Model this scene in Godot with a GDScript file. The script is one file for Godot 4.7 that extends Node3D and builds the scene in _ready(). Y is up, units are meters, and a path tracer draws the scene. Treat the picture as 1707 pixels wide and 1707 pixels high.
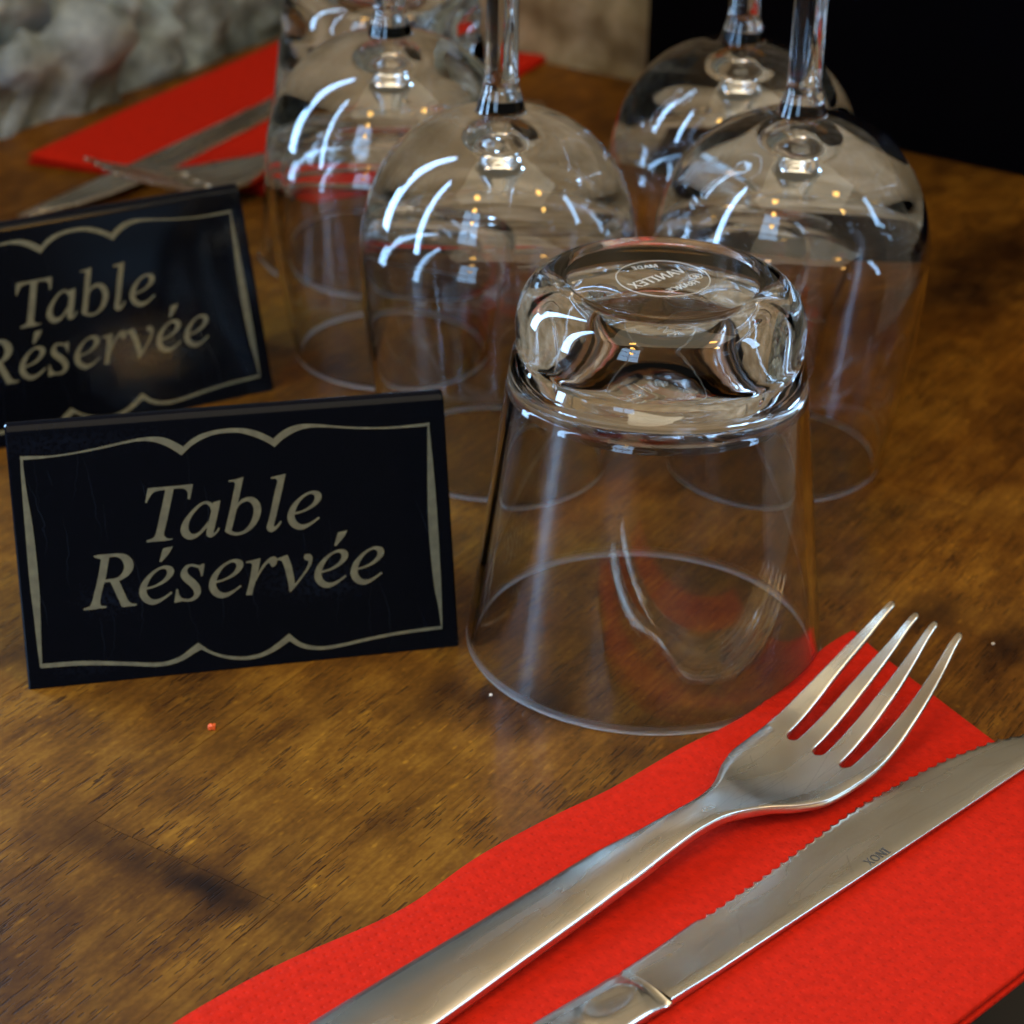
extends Node3D
# A set restaurant table: upturned glasses, two reserved signs, cutlery on red paper napkins.
# Metres, y up, the table top is y = 0.

const ALONG := Vector3(0.535, 0, -0.845)      # along the staves, towards the back wall
const ACROSS := Vector3(0.845, 0, 0.535)      # across the table, away from the side wall
const CORNER := Vector3(-0.0896, 0, -0.9878)  # where the table meets both walls

# Lettering and border of the signs: ribbons of [left x, left y, right x, right y] in millimetres on the slanted face.
const GLYPHS := {
	"T": [[[35.03, 44.23, 36.87, 44.07], [34.35, 41.77, 36.26, 41.88], [33.69, 39.58, 35.63, 39.69], [32.94, 37.12, 34.91, 37.23], [32.25, 34.79, 34.18, 34.9], [31.92, 33.83, 33.82, 33.8], [31.59, 33.16, 33.85, 33.03], [30.86, 32.59, 34.42, 32.41]],
		[[29.6, 32.33, 29.7, 31.9], [30.44, 32.56, 31.08, 31.91], [31.84, 32.79, 32.59, 31.91], [33.75, 32.68, 33.97, 31.9], [34.83, 32.33, 34.8, 31.97], [35.72, 32.33, 35.52, 32.03]],
		[[30.94, 44.51, 31.09, 43.03], [31.83, 44.54, 31.87, 43.38], [32.79, 44.54, 33.13, 43.7], [34.85, 44.53, 34.92, 43.77], [36.91, 44.55, 36.85, 43.85], [38.29, 44.54, 38.23, 43.82], [39.39, 44.56, 39.31, 43.61], [40.35, 44.57, 39.95, 42.97], [41.32, 44.6, 40.82, 42.61]],
		[[30.94, 44.51, 32.73, 43.8], [30.69, 43.63, 31.78, 43.11], [30.41, 42.53, 31.02, 42.13], [30.05, 41.16, 30.4, 41.1]],
		[[39.46, 43.78, 41.35, 44.61], [39.88, 42.97, 41.02, 43.37], [39.97, 42.12, 40.69, 42.2], [39.84, 41.22, 40.33, 41.08]]],
	"a": [[[45.61, 38.95, 44.99, 38.02], [45.37, 39.79, 44.76, 39.03], [44.03, 40.36, 43.84, 39.74], [42.76, 40.05, 42.99, 39.47], [41, 38.8, 41.82, 38.58], [39.51, 37.38, 40.84, 37.54], [38.44, 36.06, 39.97, 36.21], [37.69, 34.44, 39.52, 34.84], [37.7, 33.38, 39.58, 33.85], [38.34, 32.26, 40, 33.13], [39.61, 31.65, 40.68, 32.9], [41.16, 32.01, 41.67, 33.16], [42.63, 33.08, 42.71, 34.06], [43.82, 34.1, 44.22, 35.69]],
		[[45.63, 39.94, 47.35, 40.25], [45.35, 38.98, 46.99, 38.83], [44.88, 37.32, 46.53, 37.18], [44.32, 35.68, 46.01, 35.53], [43.81, 34.03, 45.51, 33.88], [43.51, 32.78, 45.21, 32.98], [43.64, 32.13, 45.3, 32.73], [44.26, 31.75, 45.56, 32.85], [45.18, 31.99, 45.98, 33.27], [46.15, 32.83, 46.32, 33.77], [46.67, 33.6, 46.55, 33.85]]],
	"b": [[[49.56, 44.73, 49.59, 44.36], [50.85, 44.85, 50.39, 44.38], [51.97, 45.02, 50.91, 44.18], [53.13, 45.27, 51.07, 43.7]],
		[[53.13, 45.27, 51.08, 43.84], [52.63, 43.57, 50.81, 42.88], [51.78, 40.68, 49.99, 39.99], [51.03, 38.06, 49.19, 37.23], [50.2, 35.44, 48.44, 34.89], [49.34, 32.76, 47.81, 32.85]],
		[[51.09, 38.97, 50.71, 37.52], [52.29, 40.04, 51.78, 38.84], [53.3, 40.4, 52.66, 39.33], [54.55, 40.44, 53.64, 39.47], [55.63, 39.92, 54.44, 38.89], [56.39, 38.86, 54.85, 37.86], [56.64, 37.42, 54.83, 36.73], [56.31, 35.89, 54.46, 35.49], [55.34, 34.13, 53.65, 34], [53.83, 32.71, 52.82, 33.15], [52.09, 31.87, 51.93, 32.56], [50.26, 31.67, 50.59, 32.37], [48.76, 32.14, 49.51, 32.81], [47.81, 32.85, 48.62, 33.88]]],
	"l": [[[59.41, 44.63, 59.45, 44.23], [60.62, 44.86, 60.36, 44.25], [61.75, 45.02, 60.77, 44], [63.03, 45.22, 60.91, 43.42]],
		[[63.03, 45.22, 60.95, 43.63], [62.11, 42.19, 60.14, 41.23], [61.18, 39.15, 59.26, 38.18], [60.07, 35.56, 58.27, 34.86], [59.33, 33.13, 57.61, 33], [59.49, 32.91, 57.73, 32.28], [59.93, 33.15, 58.6, 31.71], [60.43, 33.65, 59.68, 32.15], [60.93, 34.17, 60.82, 33.28], [61.1, 34.18, 61.2, 33.86]]],
	"e": [[[64.35, 35.37, 64.47, 35.93], [66.14, 35.7, 65.75, 36.08], [68.17, 36.38, 67.2, 36.63], [69.65, 37.27, 68.53, 37.51], [70.71, 38.32, 69.29, 38.58], [71.02, 39.29, 69.37, 39.29], [70.7, 40.1, 69.14, 39.71], [69.88, 40.54, 68.7, 39.9], [68.75, 40.62, 68.06, 39.86], [67.02, 40.06, 66.82, 39.23], [65.1, 38.81, 65.61, 38.05], [63.57, 37.24, 64.8, 36.7], [62.75, 35.6, 64.35, 35.32], [62.65, 34.19, 64.42, 34.32], [63.26, 32.85, 64.99, 33.41], [64.18, 32.06, 65.53, 33.03], [65.43, 31.66, 66.36, 32.86], [66.86, 31.93, 67.51, 33.07], [68.48, 32.81, 68.68, 33.58], [70.26, 34.01, 69.94, 34.39]]],
	"acc": [[[33.29, 30.19, 35.59, 30.5], [32.85, 29.03, 34.64, 29], [32.17, 27.08, 32.69, 27.03]]],
	"R": [[[18.93, 28.91, 20.88, 29.36], [18.5, 26.98, 20.32, 27.09], [17.71, 24.1, 19.61, 24.34], [17.24, 22.6, 19.02, 22.71], [16.55, 20.55, 18.29, 20.52], [16.14, 19.32, 17.92, 18.72], [15.73, 18.51, 18.08, 18.07], [15.35, 18.05, 18.2, 17.84]],
		[[13.96, 17.69, 14.06, 17.32], [15.22, 18.11, 15.15, 17.32], [16.75, 18.41, 16.66, 17.34], [18.08, 18.07, 18.03, 17.44], [19.32, 17.82, 19.12, 17.39]],
		[[17.34, 29.87, 17.42, 29.5], [18.28, 30.01, 18.41, 29.13], [19.23, 30.01, 19.14, 28.89], [21.14, 30, 21.07, 29.22], [23.05, 29.94, 22.44, 29.18], [24.39, 29.67, 23.22, 28.79], [25.56, 28.86, 23.78, 28.04], [26.15, 27.81, 24.06, 27.02], [26.23, 26.68, 23.88, 26.05], [25.69, 25.46, 23.33, 25.12], [24.64, 24.43, 22.59, 24.48], [23.64, 23.89, 21.74, 24.18], [22.64, 23.49, 20.92, 24.13], [20.86, 23.43, 20.23, 24.12], [19.22, 23.45, 19.41, 24.11]],
		[[20.54, 23.69, 22.53, 23.78], [21.26, 21.65, 23.2, 21.88], [21.92, 19.74, 23.86, 19.98], [22.36, 18.5, 24.37, 18.66], [22.79, 17.34, 24.8, 18.12], [24.05, 17.3, 25.33, 17.88], [26.08, 17.27, 26.23, 17.74]]],
	"s": [[[42.19, 25.33, 41.71, 24.52], [40.96, 25.51, 40.9, 24.85], [39.6, 25.88, 39.69, 25.31], [38.33, 25.69, 38.85, 25.19], [37.29, 24.79, 38.4, 24.41], [36.81, 23.56, 38.65, 23.53], [37.05, 22.62, 39.35, 22.75], [38, 21.46, 40.25, 21.81], [38.9, 20.52, 40.93, 20.75], [39.51, 19.47, 41.21, 19.59], [39.55, 18.61, 41.05, 18.75], [38.97, 17.95, 40.2, 17.69], [37.98, 17.73, 38.76, 17.06], [36.49, 18.12, 36.02, 17.45]],
		[[41.8, 25.65, 42.53, 25.75], [41.11, 24.79, 42.32, 24.6], [41.38, 23.84, 42.09, 23.63], [41.51, 22.8, 41.85, 22.77]],
		[[35.52, 20.28, 35.99, 20.23], [35.33, 19.3, 36.1, 19.08], [35.08, 18.19, 36.56, 18.16], [34.91, 17.49, 36.71, 17.43], [34.8, 17.13, 35.05, 17.11]]],
	"r": [[[52.17, 25.28, 52.21, 24.93], [53.3, 25.43, 53.26, 24.86], [54.44, 25.61, 53.45, 24.63], [55.65, 25.81, 53.56, 24.12]],
		[[55.65, 25.81, 53.57, 24.33], [55.05, 23.41, 53.15, 22.45], [54.48, 21.46, 52.65, 20.49], [53.77, 19.53, 52.1, 18.83], [53.29, 18.14, 51.78, 17.93], [53.04, 17.19, 51.57, 17.33]],
		[[54.19, 21.35, 54.12, 20.35], [55.39, 23.24, 55.47, 22.44], [56.32, 24.43, 56.39, 23.54], [57.37, 25.36, 57, 24.2], [58.4, 25.88, 57.51, 24.44], [59.23, 25.73, 57.76, 24.16], [59.48, 25, 57.93, 23.77], [59.16, 23.88, 58.15, 23.49], [58.52, 23.43, 58.42, 23.42]]],
	"v": [[[59.27, 25.3, 59.34, 24.89], [60.63, 25.6, 60.12, 24.86], [61.92, 25.94, 60.56, 24.61], [62.29, 25.16, 60.93, 23.57], [62.71, 23.55, 61.28, 21.96], [63.02, 21.51, 61.57, 20.07], [63.2, 19.77, 61.73, 18.47], [63.26, 18.62, 61.82, 17.09]],
		[[61.79, 17.18, 62.1, 17.06], [62.95, 18.65, 63.35, 18.25], [64.02, 19.69, 64.73, 19.77], [65.26, 21.16, 66.43, 21.76], [66.19, 22.36, 67.38, 23.11], [66.7, 23.46, 67.77, 24.22], [66.81, 24.02, 67.82, 24.93], [66.19, 24.37, 67.14, 25.71]],
		[[66.3, 25.79, 67.28, 25.73], [65.87, 25.33, 67.74, 25.23], [65.79, 24.98, 67.81, 24.72], [65.99, 24.53, 67.67, 24.16], [66.4, 24.21, 67.3, 23.98]]],
}
const E_SHIFTS := [[-35.64, -14.53], [-19.5, -14.51], [5.34, -14.47], [13.95, -14.53]]
const ACCENT_SHIFT := [40.98, 0.06]
const BORDER := [
	[[2.88, 54.28, 2.86, 53.43], [5.85, 54.13, 5.78, 53.37], [9.12, 53.92, 9.08, 53.43], [13.34, 54.1, 13.3, 53.67], [17.9, 54.58, 17.86, 54.12], [22.49, 55.23, 22.44, 54.68], [27.09, 55.91, 27.04, 55.35], [30.16, 56.31, 30.1, 55.57], [33.22, 56.34, 32.52, 55.31], [35.63, 55.93, 34.31, 54.73], [37.69, 54.92, 36.65, 53.48], [39.79, 53.53, 39.26, 51.52]],
	[[39.79, 53.53, 39.26, 51.52], [41.68, 54.97, 41.56, 53.42], [43.92, 56.03, 43.81, 54.64], [47.06, 56.72, 46.98, 55.69], [50.17, 56.91, 50.09, 55.86], [52.48, 56.82, 52.4, 55.74], [54.74, 56.48, 54, 55.35], [57.29, 55.61, 56.54, 54.35], [59.19, 54.63, 58.75, 53.18], [60.7, 53.68, 60.88, 51.68]],
	[[60.7, 53.68, 60.88, 51.68], [62.5, 55.03, 62.7, 53.19], [64.55, 56.02, 64.76, 54.35], [67.23, 56.53, 67.13, 55.22], [69.86, 56.42, 69.8, 55.53], [73.14, 55.93, 73.1, 55.3], [77.09, 55.28, 77.05, 54.79], [81.72, 54.71, 81.68, 54.25], [86.38, 54.34, 86.35, 53.87], [90.41, 54.28, 90.37, 53.72], [94.46, 54.36, 94.41, 53.7], [97.88, 54.52, 97.66, 53.7]],
	[[97.64, 54.54, 97.26, 54.09], [97.8, 50.51, 97.04, 50.57], [98.11, 42.1, 96.51, 42.23], [98.25, 29.35, 95.98, 29.56], [98.14, 14.62, 96.47, 14.79], [97.98, 9.5, 97.08, 10.47], [97.78, 4.67, 97.49, 5.43]],
	[[3.42, 5.82, 3.2, 4.77], [13.14, 5.48, 13.04, 4.42], [22.72, 4.28, 22.65, 3.35], [31.11, 3.34, 31.03, 2.34], [35.11, 4.28, 35.68, 3.21], [37.87, 6.02, 38.41, 4.62], [39.6, 7.13, 40.19, 5.45]],
	[[39.6, 7.13, 40.19, 5.45], [42.38, 4.88, 42.96, 3.81], [46.22, 3.34, 46.81, 2.39], [50.81, 2.73, 51.41, 1.85], [54.85, 3.4, 55.45, 2.52], [58.32, 5.29, 58.9, 4.07], [61, 7.2, 60.99, 5.36]],
	[[61, 7.2, 60.99, 5.36], [63.63, 4.75, 63.54, 3.53], [67.56, 3.39, 67.49, 2.51], [72.27, 3.39, 72.21, 2.57], [79.09, 4.21, 79.04, 3.46], [85.94, 4.89, 85.89, 4.14], [92.79, 5.23, 92.74, 4.48], [97.47, 5.38, 97.76, 4.52]],
	[[2.98, 54.45, 3.47, 53.99], [2.78, 51.76, 3.44, 51.7], [2.62, 45.27, 3.72, 45.17], [2.52, 37.97, 4.31, 37.81], [2.45, 23.83, 4.49, 23.64], [2.63, 18.88, 4.3, 18.72], [2.78, 11.56, 3.87, 11.45], [2.99, 4.81, 3.62, 5.6]]]
var rng := RandomNumberGenerator.new()
var used := {}
var M := {}


func _ready() -> void:
	rng.seed = 7
	setup_view()
	make_materials()
	build_setting()
	build_table()
	build_napkins()
	build_glasses()
	build_signs()
	build_cutlery()
	build_crumbs()


# ---------------------------------------------------------------- camera and light
func setup_view() -> void:
	var cam := Camera3D.new()
	cam.name = "camera"
	var pitch := deg_to_rad(28.38)
	var roll := 0.022
	var forward := Vector3(0, -sin(pitch), -cos(pitch))
	var up0 := Vector3(0, cos(pitch), -sin(pitch))
	var right := cos(roll) * Vector3.RIGHT + sin(roll) * up0
	var up := -sin(roll) * Vector3.RIGHT + cos(roll) * up0
	cam.transform = Transform3D(Basis(right, up, -forward), Vector3(0, 0.2761, 0))
	var lens := CameraAttributesPhysical.new()
	lens.frustum_focal_length = 73.8
	lens.frustum_focus_distance = 0.444
	lens.frustum_near = 0.02
	lens.frustum_far = 40.0
	lens.exposure_aperture = 20.5
	cam.attributes = lens
	add_child(cam)
	cam.fov = 26.67
	cam.far = 40.0
	cam.near = 0.02

	var env := Environment.new()
	env.background_mode = Environment.BG_COLOR
	env.background_color = Color(0.10, 0.097, 0.09).linear_to_srgb()
	env.tonemap_mode = Environment.TONE_MAPPER_LINEAR
	env.tonemap_exposure = 1.0
	env.sdfgi_enabled = true
	env.ssao_enabled = true
	env.ssil_enabled = true
	var we := WorldEnvironment.new()
	we.name = "environment"
	we.environment = env
	add_child(we)

	# the side window beside the table, two more behind the viewer, and an added glowing panel in place of a lit cream ceiling
	var daylight := Color(0.64, 0.82, 1.0)
	window_lamp("side_window", CORNER - ALONG * 0.44 - ACROSS * 0.05 + Vector3(0, 0.40, 0), ACROSS, Vector2(0.09, 0.72), 1, 1, daylight, 0.65,
		"narrow daylit window in the side wall, nearest to the end wall")
	window_lamp("side_window", CORNER - ALONG * 0.80 - ACROSS * 0.05 + Vector3(0, 0.42, 0), ACROSS, Vector2(0.15, 0.78), 1, 1, daylight, 1.35,
		"wider daylit window in the side wall, nearest to the viewer")
	window_lamp("room_window", Vector3(-1.1, 1.25, 1.7), Vector3(0.5, 0, -1).normalized(), Vector2(0.7, 1.3), 2, 3, daylight, 2.4,
		"tall daylit window behind the viewer, on the left")
	window_lamp("room_window", Vector3(1.22, 0.74, 0.53), Vector3(-1, 0, -0.7).normalized(), Vector2(0.16, 0.3), 1, 2, daylight, 0.022,
		"smaller daylit window behind the viewer, on the right")
	window_lamp("room_window", Vector3(2.3, 1.25, -0.15), Vector3(-1, 0, -0.2).normalized(), Vector2(0.7, 1.1), 1, 1, daylight, 4.0,
		"tall daylit window far to the right of the table")
	added_ceiling_panel(Vector3(0.1, 2.05, -0.3), Vector2(3.4, 3.2), Color(1.0, 0.94, 0.80), 4.8)
	var row := [[-0.42, 0.30], [-0.58, 0.72], [-0.84, 1.3], [-1.3, 2.3], [0.72, 0.05], [1.1, 0.5]]
	for i in 6:
		bulb(Vector3(row[i][0], 1.15, row[i][1]), i)


func window_lamp(called: String, at: Vector3, facing: Vector3, size: Vector2, nx: int, ny: int, tint: Color, energy: float, label: String) -> void:
	var root := Node3D.new()
	root.transform = Transform3D(Basis(Vector3.UP.cross(facing).normalized(), Vector3.UP, facing), at)
	top(root, called, label, "window")
	var glow := StandardMaterial3D.new()
	glow.emission_enabled = true
	glow.emission = tint
	glow.emission_energy_multiplier = 0.6 * energy / (size.x * size.y)
	glow.albedo_color = Color(0.1, 0.1, 0.1)
	var frame := plain(Color(0.12, 0.11, 0.10) if size.x < 0.2 else Color(0.45, 0.44, 0.42), 0.6)
	for i in nx:
		for j in ny:
			var w := size.x / nx
			var h := size.y / ny
			var pane := BoxMesh.new()
			pane.size = Vector3(w - 0.03, h - 0.03, 0.004)
			part(root, "pane_window", pane, glow, Vector3((i + 0.5) * w - size.x / 2, (j + 0.5) * h - size.y / 2, 0))
	for i in nx + 1:
		var bar := BoxMesh.new()
		bar.size = Vector3(0.03, size.y + 0.03, 0.03)
		part(root, "mullion", bar, frame, Vector3(i * size.x / nx - size.x / 2, 0, 0.03))
	for j in ny + 1:
		var bar := BoxMesh.new()
		bar.size = Vector3(size.x + 0.026, 0.03, 0.024)
		part(root, "rail", bar, frame, Vector3(0, j * size.y / ny - size.y / 2, 0.03))
	var l := AreaLight3D.new()
	l.name = "daylight"
	l.area_size = size
	l.light_color = tint
	l.light_energy = energy
	l.shadow_enabled = true
	l.area_range = 8.0
	root.add_child(l)
	l.position = Vector3(0, 0, 0.008)
	l.rotation.y = PI


func added_ceiling_panel(where: Vector3, size: Vector2, tint: Color, energy: float) -> void:  # added glowing panel, stands in for a cream ceiling lit by the windows
	var root := Node3D.new()
	root.position = where
	top(root, "added_ceiling_glow", "added glowing cream panel above the table, standing in for a lit ceiling", "light panel")
	var glow := StandardMaterial3D.new()
	glow.emission_enabled = true
	glow.emission = tint
	glow.emission_energy_multiplier = 0.4 * energy / (size.x * size.y)
	glow.albedo_color = Color(0.8, 0.8, 0.75)
	var pane := BoxMesh.new()
	pane.size = Vector3(size.x, 0.02, size.y)
	part(root, "added_panel_light", pane, glow, Vector3(0, 0.015, 0))
	var l := AreaLight3D.new()
	l.name = "cream_light"
	l.area_size = size
	l.light_color = tint
	l.light_energy = energy
	l.shadow_enabled = true
	l.area_range = 8.0
	root.add_child(l)
	l.rotation.x = -PI / 2


func bulb(at: Vector3, i: int) -> void:
	var root := Node3D.new()
	root.position = at
	top(root, "globe_lamp", "warm globe lamp hanging behind the viewer, %s" % ["nearest of the row on the left", "second of the row on the left", "third of the row on the left", "farthest of the row on the left", "nearer of the two on the right", "farther of the two on the right"][i], "globe lamp", "warm globe lamps")
	var glow := StandardMaterial3D.new()
	glow.emission_enabled = true
	glow.emission = Color(1.0, 0.76, 0.36)
	glow.emission_energy_multiplier = 38.0
	var s := SphereMesh.new()
	s.radius = 0.06
	s.height = 0.12
	part(root, "glass_bulb", s, glow, Vector3.ZERO)
	var c := CylinderMesh.new()
	c.top_radius = 0.008
	c.bottom_radius = 0.011
	c.height = 0.03
	part(root, "socket", c, plain(Color(0.03, 0.03, 0.03), 0.5), Vector3(0, 0.074, 0))
	var l := OmniLight3D.new()
	l.name = "warm_light"
	l.light_color = Color(1.0, 0.7, 0.35)
	l.light_energy = 0.01
	l.light_size = 0.04
	l.omni_range = 8.0
	l.omni_attenuation = 2.0
	l.shadow_enabled = true
	root.add_child(l)


# ---------------------------------------------------------------- naming helpers
func numbered(called: String) -> String:
	var n: int = used.get(called, 0)
	used[called] = n + 1
	return called if n == 0 else "%s_%03d" % [called, n]


func top(o: Node3D, called: String, label: String, category := "", group := "", kind := "") -> Node3D:
	o.name = numbered(called)
	add_child(o)
	for pair in [["label", label], ["category", category], ["group", group], ["kind", kind]]:
		if pair[1] != "":
			o.set_meta(pair[0], pair[1])
	return o


func part(parent: Node3D, called: String, mesh: Mesh, m: Material, at := Vector3.ZERO, label := "") -> MeshInstance3D:
	var o := MeshInstance3D.new()
	o.name = called
	o.mesh = mesh
	o.material_override = m
	o.position = at
	if label != "":
		o.set_meta("label", label)
	parent.add_child(o, true)
	return o


func copy(o: Node3D, called: String, label: String) -> Node3D:
	var c: Node3D = o.duplicate()
	c.name = numbered(called)
	add_child(c)
	c.set_meta("label", label)
	return c


# ---------------------------------------------------------------- materials
func plain(c: Color, rough: float, metal := 0.0) -> StandardMaterial3D:
	var m := StandardMaterial3D.new()
	m.albedo_color = c.linear_to_srgb()
	m.roughness = rough
	m.metallic = metal
	return m


func noise(seed_: int, freq: float, octaves := 3) -> FastNoiseLite:
	var n := FastNoiseLite.new()
	n.seed = seed_
	n.frequency = freq
	n.fractal_octaves = octaves
	n.noise_type = FastNoiseLite.TYPE_SIMPLEX_SMOOTH
	return n


func noise_tex(seed_: int, freq: float, octaves: int, size: int, lo: Color, hi: Color) -> NoiseTexture2D:
	var t := NoiseTexture2D.new()
	t.width = size
	t.height = size
	t.seamless = true
	t.noise = noise(seed_, freq, octaves)
	var g := Gradient.new()
	g.set_color(0, lo)
	g.set_color(1, hi)
	t.color_ramp = g
	return t


func make_materials() -> void:
	# clear glass
	var g := StandardMaterial3D.new()
	g.albedo_color = Color(1, 1, 1, 0)
	g.roughness = 0.0
	g.refraction_enabled = true
	g.refraction_scale = 0.05
	g.transparency = BaseMaterial3D.TRANSPARENCY_ALPHA
	M.glass = g
	M.worn_glass = g.duplicate()
	M.worn_glass.roughness = 0.5
	var fr := StandardMaterial3D.new()
	fr.albedo_color = Color(0.85, 0.85, 0.80, 0.38)
	fr.transparency = BaseMaterial3D.TRANSPARENCY_ALPHA
	fr.roughness = 0.5
	M.embossed = fr

	# red tissue paper
	var n := plain(Color(0.46, 0.0125, 0.0030), 0.9)
	n.metallic_specular = 0.2
	n.albedo_texture = noise_tex(21, 0.02, 5, 512, Color(0.86, 0.86, 0.86), Color(1, 1, 1))
	n.uv1_triplanar = true
	n.uv1_scale = Vector3.ONE * 30.0
	n.heightmap_enabled = true
	n.heightmap_texture = tissue_relief()
	n.heightmap_scale = 0.03
	n.rim_enabled = true
	n.rim = 0.08
	n.rim_tint = 0.6
	M.napkin = n

	# steel, brushed and a little dull from washing
	var s := plain(Color(0.80, 0.745, 0.645), 0.30, 1.0)
	var brushed := brushed_steel()
	s.albedo_texture = brushed[0]
	s.roughness_texture = brushed[1]
	s.roughness = 0.33
	s.uv1_triplanar = true
	s.uv1_scale = Vector3(8, 14, 14)
	M.steel = s

	# black sign plastic with faint dust
	var b := plain(Color(1, 1, 1), 0.12)
	b.albedo_texture = sign_skin()
	b.metallic_specular = 0.24
	M.sign = b
	M.gilt = plain(Color(0.130, 0.138, 0.090), 0.45)
	M.gilt.albedo_texture = noise_tex(31, 0.03, 4, 256, Color(0.74, 0.74, 0.78), Color(1, 1, 1))
	M.gilt.uv1_triplanar = true
	M.gilt.uv1_scale = Vector3.ONE * 40.0
	M.ink = plain(Color(0.05, 0.045, 0.035), 0.6)

	# wood: four tones of one grain
	var grain := wood_grain()
	var relief = grain[1]
	var macro := table_marks()
	M.wood = []
	for tone in [Color(0.97, 0.97, 0.97), Color(0.945, 0.935, 0.92), Color(1.0, 0.99, 0.97), Color(0.90, 0.88, 0.85)]:
		var w := plain(tone, 0.5)
		w.albedo_texture = grain[0]
		w.heightmap_enabled = true
		w.heightmap_texture = relief
		w.heightmap_scale = 0.02
		w.metallic_specular = 0.22
		w.clearcoat_enabled = true
		w.clearcoat = 0.12
		w.clearcoat_roughness = 0.22
		w.detail_enabled = true
		w.detail_blend_mode = BaseMaterial3D.BLEND_MODE_MUL
		w.detail_uv_layer = BaseMaterial3D.DETAIL_UV_2
		w.detail_albedo = macro
		M.wood.append(w)
	M.dark_wood = plain(Color(0.05, 0.03, 0.015), 0.5)

	# walls
	M.stone = []
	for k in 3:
		var st := plain([Color(0.40, 0.56, 0.74), Color(0.38, 0.48, 0.58), Color(0.50, 0.68, 0.86)][k], 0.9)  # the blue of daylight on the wall is put into these stone colours
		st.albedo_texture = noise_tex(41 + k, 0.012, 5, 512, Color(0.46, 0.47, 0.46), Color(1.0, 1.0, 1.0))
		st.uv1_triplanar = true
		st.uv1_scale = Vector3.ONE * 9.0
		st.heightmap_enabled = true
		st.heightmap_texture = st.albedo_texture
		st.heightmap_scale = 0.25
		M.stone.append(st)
	var bg := plain(Color(0.36, 0.32, 0.22), 0.9)
	bg.albedo_texture = noise_tex(57, 0.01, 5, 512, Color(0.55, 0.5, 0.4), Color(1, 1, 1))
	bg.uv1_triplanar = true
	bg.uv1_scale = Vector3.ONE * 8.0
	M.beige = bg
	M.plaster = plain(Color(0.50, 0.46, 0.36), 0.9)
	M.plaster.albedo_texture = bg.albedo_texture
	M.plaster.uv1_triplanar = true
	M.plaster.uv1_scale = Vector3.ONE * 2.5
	M.mortar = plain(Color(0.30, 0.27, 0.21), 0.95)
	M.board = plain(Color(0.0014, 0.0013, 0.0022), 0.85)
	M.board.metallic_specular = 0.06
	M.floor = plain(Color(0.006, 0.005, 0.004), 0.9)


func brushed_steel() -> Array:
	# dull wiped metal: long soft smears, hairline scratches; returns [colour, roughness]
	var size := 512
	var col := Image.create(size, size, false, Image.FORMAT_RGB8)
	var rgh := Image.create(size, size, false, Image.FORMAT_L8)
	var a := noise(61, 0.02, 3)
	var b := noise(62, 0.012, 2)
	for y in size:
		for x in size:
			# wrap by turning the sheet into a torus
			var u := TAU * x / size
			var v := TAU * y / size
			var p := Vector3(cos(u), sin(u), 0) * 14.0
			var n := a.get_noise_3d(p.x, p.y + 70.0 * cos(v), 70.0 * sin(v))
			var m := b.get_noise_3d(60.0 * cos(u), 60.0 * sin(u) + 60.0 * cos(v), 60.0 * sin(v))
			var c := 0.94 + 0.05 * n + 0.05 * m
			col.set_pixel(x, y, Color(c, c * (0.995 + 0.01 * m), c * (0.985 + 0.03 * m)))
			var r := clampf(0.82 + 0.13 * n + 0.08 * m, 0.68, 1.0)
			rgh.set_pixel(x, y, Color(r, r, r))
	var r := RandomNumberGenerator.new()
	r.seed = 44
	for k in 160:
		var q := Vector2(r.randf_range(0, size), r.randf_range(0, size))
		var d := Vector2.from_angle(r.randf_range(-0.35, 0.35) if k % 4 else r.randf_range(-1.5, 1.5))
		var f := r.randf_range(0.03, 0.12)
		for i in r.randi_range(20, 120):
			var p := Vector2i(posmod(int(q.x + d.x * i), size), posmod(int(q.y + d.y * i), size))
			var c := col.get_pixelv(p)
			col.set_pixelv(p, Color(c.r - f, c.g - f, c.b - f))
	return [ImageTexture.create_from_image(col), ImageTexture.create_from_image(rgh)]


func tissue_relief() -> ImageTexture:
	# pin embossing of a paper napkin: rows of small pits
	var size := 256
	var im := Image.create(size, size, false, Image.FORMAT_L8)
	im.fill(Color(0.7, 0.7, 0.7))
	var nz := noise(77, 0.06, 3)
	for y in size:
		for x in size:
			var px := fposmod(x + (8.0 if (y / 16) % 2 == 1 else 0.0), 16.0) - 8.0
			var py := fposmod(float(y), 16.0) - 8.0
			var d := sqrt(px * px + py * py)
			var v := 0.72 + 0.09 * nz.get_noise_2d(x, y) - 0.6 * clampf(1.0 - d / 4.5, 0.0, 1.0)
			im.set_pixel(x, y, Color(v, v, v))
	return ImageTexture.create_from_image(im)


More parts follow.
